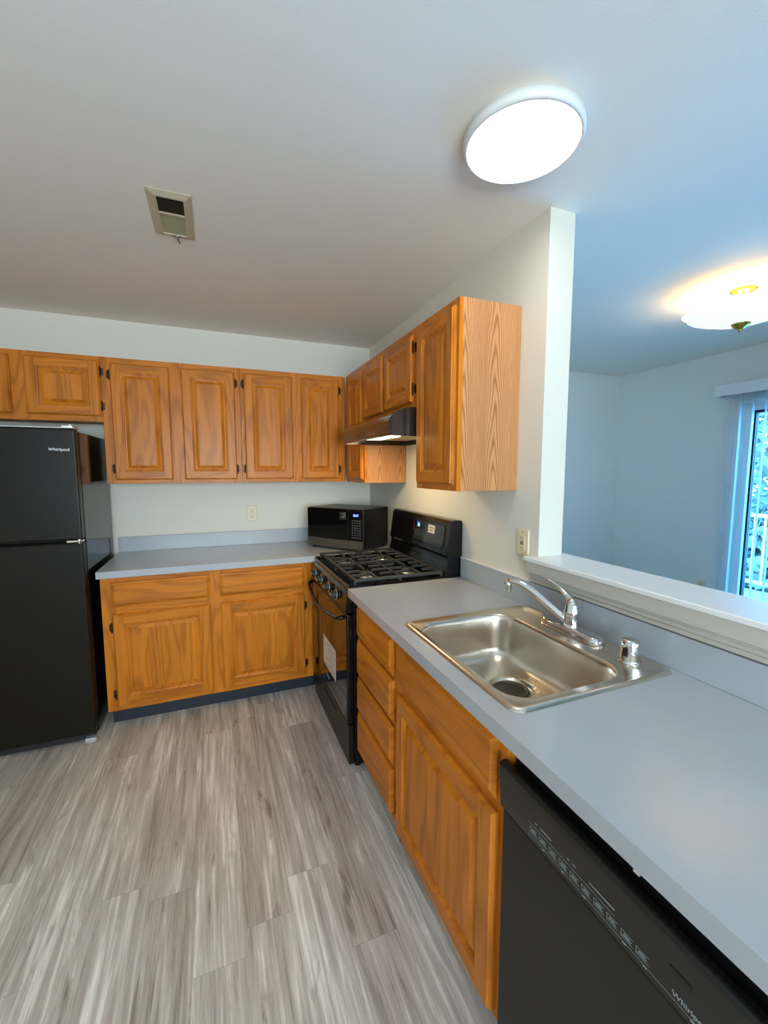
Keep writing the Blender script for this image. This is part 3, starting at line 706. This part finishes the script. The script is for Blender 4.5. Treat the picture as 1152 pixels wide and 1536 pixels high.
lo = bpy.data.objects.new('hood_lamp', L); C.objects.link(lo); lo.parent = t; lo.location = (-0.340+0.2, -1.09+1.09, 1.6405-1.628)
rebase_l = [c for c in t.children if c.type == 'MESH']
for c in rebase_l: c.data.transform(Matrix.Translation(-Vector(t.location)))

# ------------------------------------------------------------------ microwave
TH = 0.92; mw, md, mh = 0.480, 0.335, 0.288
fx_, gx_ = (math.cos(TH), -math.sin(TH)), (math.sin(TH), math.cos(TH))
t = thing('microwave_oven', 'black countertop microwave standing angled in the worktop corner', 'microwave', (-0.578, -0.270, ZW+0.001))
t.rotation_euler = (0, 0, -TH)      # local x = along the front, y = depth, z = up
b = MB(); b.box((0.0, 0.012, 0.012), (mw, md, mh)); b.build('casing', mat('microwave_shell_black', (0.006, 0.006, 0.006), 0.35, spec=0.3, var=0.1, bump=0.1), t, bevel=0.006, seg=3)
b = MB(); b.box((0.002, 0.0, 0.075), (0.360, 0.0115, mh-0.002)); dr = b.build('door', GLASSB, t, bevel=0.002)
b = MB(); b.box((0.363, 0.0, 0.075), (mw-0.002, 0.0115, mh-0.002)); kp = b.build('control_panel', BLKG, t, bevel=0.002)
b = MB(); b.box((0.002, -0.001, 0.014), (0.360, 0.0115, 0.0735)); q = b.build('lower_trim', STEELD, t, bevel=0.003); q['label'] = 'dark stainless lower strip of the door'
b = MB(); b.box((0.363, -0.001, 0.014), (mw-0.002, 0.0115, 0.0735)); q = b.build('open_button', STEELD, t, bevel=0.003); q['label'] = 'stainless push panel'
Mf = lambda x, z, out=0.0004: Matrix(((1,0,0,x),(0,0,-1,-out),(0,1,0,z),(0,0,0,1)))
text('clock_digits', '12:17', 0.020, Mf(0.425, 0.247), BLUE, kp)
b = MB()
for j in range(8):
    for i in range(4): b.box((0.392+0.020*i, -0.0006, 0.092+0.0165*j), (0.405+0.020*i, 0, 0.1005+0.0165*j))
b.build('keypad', BUTTON, kp)
b = MB(); b.box((0.290, -0.0006, 0.215), (0.345, 0, 0.268)); stk = b.build('sticker', mat('dark_sticker', hexc(40, 40, 42), 0.4, var=0.05), dr); stk['label'] = 'small dark sticker with white print'
b = MB(); b.tube([(0.334, -0.0008, 0.262), (0.337, -0.0008, 0.250), (0.334, -0.0008, 0.238), (0.328, -0.0008, 0.232)], 0.0016, 6); b.box((0.308, -0.001, 0.229), (0.330, -0.0006, 0.235)); b.box((0.320, -0.001, 0.240), (0.323, -0.0006, 0.262))
b.build('sticker_print', SILVER, stk)
for fx in (0.03, mw-0.03):
    for fy in (0.04, md-0.03):
        b = MB(); b.lathe([(0.012, -0.0005), (0.012, 0.013)], (fx, fy, 0), seg=12); b.build('foot', BLKM, t)

# ------------------------------------------------------------------ refrigerator
FX0, FX1, FY = -2.600, -1.838, -0.722
t = thing('refrigerator', 'tall black top-freezer refrigerator at the left edge of the kitchen', 'refrigerator', (-2.22, -0.38, 0))
b = MB(); b.box((FX0, -0.655, 0.03), (FX1, -0.035, 1.665)); b.build('body', BLKG, t, bevel=0.004)
b = MB(); b.box((FX0, FY, 1.112), (FX1, -0.662, 1.676)); fd = b.build('freezer_door', BLKS, t, bevel=0.008, seg=3)
b = MB(); b.box((FX0, FY, 0.052), (FX1, -0.662, 1.094)); rd = b.build('refrigerator_door', BLKS, t, bevel=0.008, seg=3)
b = MB(); b.box((FX0+0.02, -0.690, 0.010), (FX1-0.015, -0.655, 0.05)); b.build('base_grille', BLKM, t)
text('badge', 'Whirlpool', 0.021, Matrix(((1,0,0,-1.908),(0,0,-1,FY-0.0004),(0,1,0,1.570),(0,0,0,1))), SILVER, fd)
b = MB(); b.box((FX0, FY+0.003, 1.677), (FX1-0.003, -0.67, 1.680)); q = b.build('top_strip', SILVER, fd); q['label'] = 'thin bright strip along the top edge'
b = MB(); b.box((-1.892, FY-0.001, 1.6765), (-1.845, -0.63, 1.690)); b.lathe([(0.010, 0), (0.010, 0.010), (0, 0.011)], (-1.862, FY+0.025, 1.688), seg=14); b.build('top_hinge', SILVER, t, bevel=0.002)
b = MB(); b.box((-1.905, FY-0.004, 1.0975), (-1.838, -0.675, 1.1085)); b.lathe([(0.008, -0.012), (0.008, 0.012)], (-1.850, FY+0.0, 1.103), seg=14); b.build('centre_hinge', CHROME, t, bevel=0.0015)
for fx in (-1.888, -2.55):
    b = MB(); b.box((fx, FY-0.005, 0.006), (fx+0.048, FY+0.03, 0.030)); b.lathe([(0.017, 0.0), (0.017, 0.008)], (fx+0.024, FY+0.012, 0.0), seg=14); q = b.build('levelling_foot', SILVER, t, bevel=0.002)
b = MB()
for z0, z1 in ((1.14, 1.42), (0.72, 1.06)):
    b.box((FX0+0.02, FY-0.04, z0), (FX0+0.045, FY-0.012, z1)); b.box((FX0+0.02, FY-0.02, z0), (FX0+0.045, FY, z0+0.03)); b.box((FX0+0.02, FY-0.02, z1-0.03), (FX0+0.045, FY, z1))
    b.build('door_handle', BLKS, fd if z0 > 1.1 else rd, bevel=0.004); b = MB()
for fy in (-0.62, -0.07):
    for fx in (FX0+0.04, FX1-0.04): box('roller', (fx-0.02, fy-0.02, 0), (fx+0.02, fy+0.02, 0.03), BLKM, t)
rebase(t)

# ------------------------------------------------------------------ dishwasher
dy0, dy1 = -2.560, -3.160
t = thing('dishwasher', 'black built-in dishwasher under the long worktop, nearest the camera', 'dishwasher', (-0.3, -2.86, 0))
b = MB(); b.box((-0.560, dy1, 0.09), (-0.03, dy0, 0.868)); b.build('tub', BLKM, t)
b = MB(); b.box((-0.598, dy1+0.003, 0.105), (-0.561, dy0-0.003, 0.690)); b.build('door', DWB, t, bevel=0.004)
b = MB(); prof = [(-0.561, 0.695), (-0.602, 0.695), (-0.606, 0.702), (-0.612, 0.790), (-0.612, 0.806), (-0.606, 0.812), (-0.594, 0.812), (-0.586, 0.806), (-0.580, 0.790), (-0.561, 0.790)]
b.prism(prof, dy1+0.002, dy0-0.002, lambda p, q, u: (p, u, q)); dp = b.build('control_panel', DWP, t, bevel=0.004, seg=3)
b = MB(); b.box((-0.54, dy1+0.02, 0.0), (-0.52, dy0-0.02, 0.10)); b.build('toe_panel', BLKM, t)
a2 = math.atan2(0.006, 0.088)
def DM(y, z): return Matrix(((0, -math.sin(a2), -math.cos(a2), -0.6064-(z-0.702)*0.006/0.088), (-1, 0, 0, y), (0, math.cos(a2), -math.sin(a2), z), (0, 0, 0, 1)))
b = MB()
for k in range(10):
    u = -0.10 + k*0.0265
    b.box((u, -0.001, 0), (u+0.021, -0.0004, 0.0004)); b.box((u, 0.0115, 0), (u+0.021, 0.0121, 0.0004)); b.box((u, -0.001, 0), (u+0.0007, 0.012, 0.0004))
    b.box((u+0.003, 0.003, 0), (u+0.018, 0.0048, 0.0004)); b.box((u+0.005, 0.0068, 0), (u+0.016, 0.0084, 0.0004))
b.box((-0.105, 0.020, 0), (0.10, 0.0205, 0.0004)); b.box((-0.105, -0.008, 0), (0.30, -0.0076, 0.0004))
b.build('button_outlines', LEGEND, dp, DM(-2.765, 0.722))
for u, l_, v in ((-0.065, 0.006, -0.011), (-0.015, 0.006, -0.011), (0.035, 0.006, -0.011), (0.115, 0.006, -0.011), (0.15, 0.006, -0.011), (0.22, 0.006, -0.011), (-0.085, 0.006, 0.030), (-0.07, 0.03, 0.030), (0.0, 0.005, 0.030), (0.012, 0.008, 0.030), (0.05, 0.05, 0.030)):
    box('panel_legend', (u, v, 0), (u+l_, v+0.0022, 0.0004), LEGEND, dp, M=DM(-2.765, 0.722))
text('badge', 'Whirlpool', 0.012, DM(-2.985, 0.724), LEGEND, dp)
b = MB(); b.box((0, 0, 0), (0.030, 0.010, 0.0005)); b.build('status_window', BLKG, dp, DM(-2.955, 0.755))
b = MB(); b.box((-0.628, -2.915, 0.8685), (-0.600, -2.905, 0.8745)); q = b.build('mounting_tab', SILVER, t); q['label'] = 'small pale fixing tab under the worktop edge'
b = MB(); b.box((-0.605, -2.915, 0.868), (-0.55, -2.905, 0.8745)); b.build('mounting_bracket', BLKM, t)
rebase(t)

# ------------------------------------------------------------------ outlets
def outlet(label, M, gfci=False, hgt=0.115, wd=0.070):
    p = M @ Vector((0, 0, 0))
    t = thing('power_outlet', label, 'outlet', tuple(p), 'ivory power outlets')
    b = MB(); b.loft([rrect(-wd/2, wd/2, -hgt/2, hgt/2, 0.004, 0.0003), rrect(-wd/2, wd/2, -hgt/2, hgt/2, 0.004, 0.003), rrect(-wd/2+0.003, wd/2-0.003, -hgt/2+0.003, hgt/2-0.003, 0.003, 0.006)], cap0=True, cap1=True)
    b.build('cover_plate', IVORY, t, M)
    if gfci:
        b = MB(); b.box((-0.0165, -0.033, 0.006), (0.0165, 0.033, 0.0085)); rc = b.build('receptacle', IVORY, t, M, bevel=0.001)
        b = MB(); b.box((-0.008, 0.0015, 0.0085), (0.008, 0.006, 0.0095)); b.box((-0.008, -0.006, 0.0085), (0.008, -0.0015, 0.0095))
        b.build('test_button', DARK, rc, M)
        for cy in (0.020, -0.020):
            s = MB(); s.box((-0.0065, cy-0.004, 0.0084), (-0.005, cy+0.004, 0.0088)); s.box((0.005, cy-0.003, 0.0084), (0.0065, cy+0.003, 0.0088)); s.lathe([(0.0022, 0), (0.0022, 0.0004), (0, 0.0004)], (0, cy-0.009, 0.0085), seg=10)
            s.build('slots', DARK, rc, M)
    else:
        for cy in (0.0195, -0.0195):
            b = MB(); b.lathe([(0.0165, 0.006), (0.0165, 0.0080), (0.0155, 0.0085), (0, 0.0085)], (0, cy, 0), seg=24); rc = b.build('receptacle', IVORY, t, M)
            s = MB(); s.box((-0.0068, cy-0.002, 0.0084), (-0.005, cy+0.006, 0.0089)); s.box((0.005, cy-0.001, 0.0084), (0.0066, cy+0.006, 0.0089)); s.lathe([(0.0023, 0), (0.0023, 0.0004), (0, 0.0004)], (0, cy-0.007, 0.0085), seg=10)
            s.build('slots', DARK, rc, M)
    for cy in ((0.046, -0.046) if gfci else (0.0,)):
        b = MB(); b.lathe([(0.003, 0.0059), (0.003, 0.0068), (0, 0.007)], (0, cy, 0), seg=10); b.build('screw', IVORY if not gfci else STEELD, t, M)
    return rebase(t)
outlet('ivory duplex outlet on the back wall between worktop and wall cabinets', Matrix(((1,0,0,-0.943),(0,0,-1,0),(0,1,0,1.146),(0,0,0,1))))
outlet('ivory safety outlet with dark test buttons by the half wall ledge', Matrix(((0,0,-1,0),(-1,0,0,-1.895),(0,1,0,1.165),(0,0,0,1))), gfci=True)
outlet('small ivory outlet low on the far dining wall, seen just above the ledge', Matrix(((0,0,-1,XR),(-1,0,0,-0.937),(0,1,0,0.440),(0,0,0,1))))

# ------------------------------------------------------------------ ceiling register
t = thing('ceiling_vent', 'beige metal air vent in the kitchen ceiling with damper lever', 'vent', (-1.305, -1.405, H))
x0, x1, y0, y1 = -1.380, -1.232, -1.560, -1.248
b = MB(); zz = H
ix0, ix1, iy0, iy1 = x0+0.032, x1-0.028, y0+0.030, y1-0.030; ym = -1.425
b.loft([[(x0,y0,zz-0.0005),(x1,y0,zz-0.0005),(x1,y1,zz-0.0005),(x0,y1,zz-0.0005)], [(x0,y0,zz-0.003),(x1,y0,zz-0.003),(x1,y1,zz-0.003),(x0,y1,zz-0.003)],
        [(ix0-0.006,iy0-0.006,zz-0.011),(ix1+0.006,iy0-0.006,zz-0.011),(ix1+0.006,iy1+0.006,zz-0.011),(ix0-0.006,iy1+0.006,zz-0.011)], [(ix0,iy0,zz-0.011),(ix1,iy0,zz-0.011),(ix1,iy1,zz-0.011),(ix0,iy1,zz-0.011)],
        [(ix0,iy0,zz-0.002),(ix1,iy0,zz-0.002),(ix1,iy1,zz-0.002),(ix0,iy1,zz-0.002)]])
b.box((ix0, ym-0.005, zz-0.011), (ix1, ym+0.005, zz-0.004)); b.build('vent_frame', VENTM, t)
b = MB(); b.box((ix0, iy0, zz-0.0022), (ix1, ym-0.005, zz-0.0012)); q = b.build('duct_opening', DARK, t)
b = MB()
for k in range(11):
    y = iy0+0.006+k*(ym-0.005-iy0-0.006)/11
    b.loft([[(ix0,y,zz-0.009),(ix0,y+0.0012,zz-0.009),(ix0,y+0.006,zz-0.003),(ix0,y+0.0048,zz-0.003)], [(ix1,y,zz-0.009),(ix1,y+0.0012,zz-0.009),(ix1,y+0.006,zz-0.003),(ix1,y+0.0048,zz-0.003)]], cap0=True, cap1=True)
b.build('open_louvres', mat('dark_louvre', hexc(70, 66, 54), 0.5, var=0.1), t)
b = MB(); b.box((ix0, ym+0.005, zz-0.006), (ix1, iy1, zz-0.003))
for k in range(9):
    y = ym+0.012+k*(iy1-ym-0.012)/9; b.box((ix0, y, zz-0.0075), (ix1, y+0.002, zz-0.006))
b.build('closed_louvres', VENTD, t)
b = MB(); b.tube([(-1.300, iy1-0.004, zz-0.006), (-1.297, iy1+0.010, zz-0.018), (-1.290, iy1+0.022, zz-0.030)], 0.0030, 8); b.tube([(-1.312, iy1+0.004, zz-0.014), (-1.285, iy1+0.004, zz-0.014)], 0.0028, 8)
b.build('damper_lever', STEELD, t)
rebase(t)

# ------------------------------------------------------------------ kitchen ceiling light
lcx, lcy, lr = -0.328, -2.222, 0.168
t = thing('ceiling_light', 'large round white flush ceiling light, lit, over the sink', 'ceiling light', (lcx, lcy, H))
b = MB(); b.lathe([(lr-0.012, -0.0005), (lr-0.012, -0.006), (lr, -0.009), (lr+0.001, -0.030), (lr-0.003, -0.037), (lr-0.010, -0.0385), (lr-0.012, -0.034)], (lcx, lcy, H), seg=72)
b.build('rim', mat('white_lamp_rim', hexc(225, 222, 218), 0.4, var=0.01), t)
b = MB(); b.lathe([(lr-0.011, -0.034), (lr-0.012, -0.0385), (lr-0.03, -0.0400), (0.06, -0.0415), (0, -0.0418)], (lcx, lcy, H), seg=72)
b.build('diffuser', LED, t)
rebase(t)

# ------------------------------------------------------------------ dining ceiling light
dx, dy = 1.50, -1.80
t = thing('ceiling_light', 'brass semi-flush ceiling light with scalloped glass bowl in the dining area', 'ceiling light', (dx, dy, H))
b = MB(); b.lathe([(0.060, -0.0005), (0.060, -0.006), (0.052, -0.012), (0.030, -0.020), (0.010, -0.024)], (dx, dy, H), seg=36)
b.tube([(dx, dy, H-0.02), (dx, dy, H-0.21)], 0.006, 10); b.build('canopy', BRASS, t)
b = MB(); b.lathe([(0, -0.222), (0.006, -0.220), (0.010, -0.214), (0.006, -0.207), (0.018, -0.203), (0.036, -0.190), (0.046, -0.176), (0.044, -0.172)], (dx, dy, H), seg=24); b.build('finial', BRASS, t)
bowl = mat('lit_etched_glass', (0.95, 0.93, 0.88), 0.25, emis=(1.0, 0.90, 0.72), es=0.42, bump=1.0, bscale=60)
NP = 10
sc_ = lambda a, r, h: 1 + 0.075*abs(math.sin(a*NP/2))*min(1, r/0.2)
b = MB(); b.lathe([(0.035, -0.180), (0.10, -0.172), (0.17, -0.152), (0.222, -0.128), (0.250, -0.108), (0.252, -0.100), (0.246, -0.104), (0.218, -0.122), (0.165, -0.146), (0.10, -0.166), (0.035, -0.174)], (dx, dy, H), seg=100, mod=sc_)
b.build('glass_bowl', bowl, t)
bulbm = mat('lit_bulb', (1, 1, 1), 0.5, emis=BULB_COL, es=22.0)
for k in range(2):
    a = PI*k + 0.4; bxp = (dx+0.07*math.cos(a), dy+0.07*math.sin(a), H-0.115)
    b = MB(); b.lathe([(0, -0.026), (0.018, -0.018), (0.026, 0), (0.018, 0.018), (0.012, 0.030), (0.012, 0.04)], bxp, 'x', seg=16); b.build('bulb', bulbm, t)
L = bpy.data.lights.new('dining_lamp', 'POINT'); L.energy = BULB_W; L.color = BULB_COL; L.shadow_soft_size = 0.06
rebase(t)
lo = bpy.data.objects.new('dining_lamp', L); C.objects.link(lo); lo.parent = t; lo.location = (0.0, 0.0, -0.085)

box('pane', (-2.24, YF-0.045, 0.86), (-0.16, YF-0.04, 2.04), PANE, PANE_LATER)  # glazing of the added rear window
# ------------------------------------------------------------------ patio door, blinds, outside
dr_ = bpy.data.objects.new('door_1', None); C.objects.link(dr_); dr_.location = (XR+0.06, -2.05, 0); dr_['kind'] = 'structure'
b = MB()   # white frame and casing
b.box((XR-0.012, DY0, 0), (XR, DY0+0.055, DZ+0.055)); b.box((XR-0.012, DY1-0.055, 0), (XR, DY1, DZ+0.055)); b.box((XR-0.012, DY1, DZ), (XR, DY0, DZ+0.055))
b.box((XR, DY0-0.03, 0), (XR+0.12, DY0, DZ)); b.box((XR, DY1, 0), (XR+0.12, DY1+0.03, DZ)); b.box((XR, DY1+0.03, DZ-0.03), (XR+0.12, DY0-0.03, DZ)); b.box((XR, DY1+0.03, 0), (XR+0.12, DY0-0.03, 0.03))
b.build('door_frame', WHITE, dr_, bevel=0.003)
for (a, c, xx) in ((DY0-0.03, -2.08, XR+0.075), (-2.02, DY1+0.03, XR+0.035)):
    s_ = 0.055
    b = MB(); b.box((xx, a, 0.03), (xx+0.035, a-s_, DZ-0.03)); b.box((xx, c+s_, 0.03), (xx+0.035, c, DZ-0.03)); b.box((xx, a-s_, DZ-0.03-s_), (xx+0.035, c+s_, DZ-0.03)); b.box((xx, a-s_, 0.03), (xx+0.035, c+s_, 0.03+s_*1.4))
    sh = b.build('sash', WHITE, dr_, bevel=0.002)
    g0, g1, z0, z1 = a-s_, c+s_, 0.03+s_*1.4, DZ-0.03-s_
    b = MB(); gg = 0.022
    b.box((xx-0.002, g0, z0), (xx+0.037, g0-gg, z1)); b.box((xx-0.002, g1+gg, z0), (xx+0.037, g1, z1)); b.box((xx-0.002, g0-gg, z1-gg), (xx+0.037, g1+gg, z1)); b.box((xx-0.002, g0-gg, z0), (xx+0.037, g1+gg, z0+gg))
    b.build('gasket', GASKET, sh)
    b = MB(); b.box((xx+0.014, g0-gg, z0+gg), (xx+0.020, g1+gg, z1-gg)); b.build('pane', PANE, sh)
for o in [dr_]:
    L_ = Vector(o.location)
    def sh_(q):
        q.data.transform(Matrix.Translation(-L_))
        for c in q.children: sh_(c)
    for c in o.children: sh_(c)

t = thing('vertical_blind', 'white vertical blind with valance hanging over the dining patio door', 'blind', (XR-0.07, -2.0, 2.1))
b = MB(); b.box((XR-0.115, -3.12, 2.065), (XR-0.105, -0.995, 2.155)); b.box((XR-0.105, -1.005, 2.065), (XR-0.001, -0.995, 2.155)); b.box((XR-0.105, -3.12, 2.065), (XR-0.001, -3.11, 2.155)); b.box((XR-0.105, -3.11, 2.150), (XR-0.001, -1.005, 2.155))
b.build('valance', mat('white_valance', hexc(232, 232, 238), 0.45, var=0.02), t, bevel=0.002)
b = MB(); b.box((XR-0.075, -3.10, 2.085), (XR-0.040, -1.02, 2.115)); b.build('head_rail', WHITE, t)
ys = [-1.085 - 0.083*k for k in range(24)]
for k, y in enumerate(ys):
    a = math.radians(72 if k else 60); c_, s2 = math.cos(a), math.sin(a); hw = 0.043
    b = MB(); n_ = 5
    pts = []
    for j in range(n_):
        q = -hw + 2*hw*j/(n_-1); bow = 0.004*(1-(q/hw)**2)
        pts.append((XR-0.058 + q*s2 + bow*c_, y + q*c_ - bow*s2))
    b.loft([[(px, py, 0.04) for px, py in pts] + [(px+0.001*c_, py-0.001*s2, 0.04) for px, py in reversed(pts)], [(px, py, 2.08) for px, py in pts] + [(px+0.001*c_, py-0.001*s2, 2.08) for px, py in reversed(pts)]], cap0=True, cap1=True)
    b.build('vane', BLIND, t)
b = MB(); b.tube([(XR-0.10, -1.03, 2.07), (XR-0.10, -1.03, 2.045)], 0.004, 8); b.build('cord_end', WHITE, t)
rebase(t)

struct(box('balcony_deck', (XR+0.12, -4.4, -0.12), (5.0, 0.6, -0.02), DECK))
t = thing('balcony_railing', 'white balcony railing beyond the patio door', 'railing', (4.9, -1.9, -0.02))
b = MB(); b.box((4.87, -4.3, 0.90), (4.93, 0.5, 0.94)); b.build('top_rail', WHITE, t)
b = MB(); b.box((4.88, -4.3, 0.08), (4.92, 0.5, 0.12)); b.build('bottom_rail', WHITE, t)
for k in range(5): 
    y = -4.25+k*1.17; box('post', (4.86, y, -0.02), (4.94, y+0.08, 1.0), WHITE, t)
for k in range(44):
    y = -4.12+k*0.105
    if y < 0.45: box('baluster', (4.892, y, 0.12), (4.908, y+0.018, 0.90), WHITE, t)
rebase(t)
struct(box('ground', (2.95, -30, -3.0), (60, 40, -2.9), SNOW))
def tree(name, label, x, y, h, r, z0=-2.9, seed=1, n=2600, cat='tree'):
    rd_ = random.Random(seed)
    t = thing(name, label, cat, (x, y, z0), 'trees outside the patio door')
    b = MB(); b.tube([(x, y, z0), (x+0.1, y, z0+h*0.5), (x, y+0.1, z0+h*0.95)], [0.16, 0.11, 0.02], 8); b.build('trunk', BARK, t)
    b = MB()
    for i in range(n):
        f = rd_.random()**0.8; zz = z0+h*0.12+h*0.88*f; rr = r*(1-f)**0.7*math.sqrt(rd_.random()) + 0.1; a = rd_.uniform(0, 2*PI)
        c = Vector((x+rr*math.cos(a), y+rr*math.sin(a), zz)); s = rd_.uniform(0.10, 0.24)
        d1 = Vector((rd_.uniform(-1,1), rd_.uniform(-1,1), rd_.uniform(-.6,.6))).normalized()*s; d2 = d1.cross(Vector((rd_.uniform(-1,1), rd_.uniform(-1,1), rd_.uniform(-1,1)))).normalized()*s*0.5
        b.face([c-d1, c-d2, c+d1, c+d2])
    b.build('foliage', LEAF, t)
    return rebase(t)
tree('evergreen_tree', 'tall evergreen outside, seen between the blind vanes above the railing', 12.0, 2.6, 9.0, 2.2, seed=3)
tree('evergreen_tree', 'shorter bushy evergreen outside, filling the patio door view behind the railing', 8.4, 1.2, 3.9, 2.0, seed=5, n=3200)
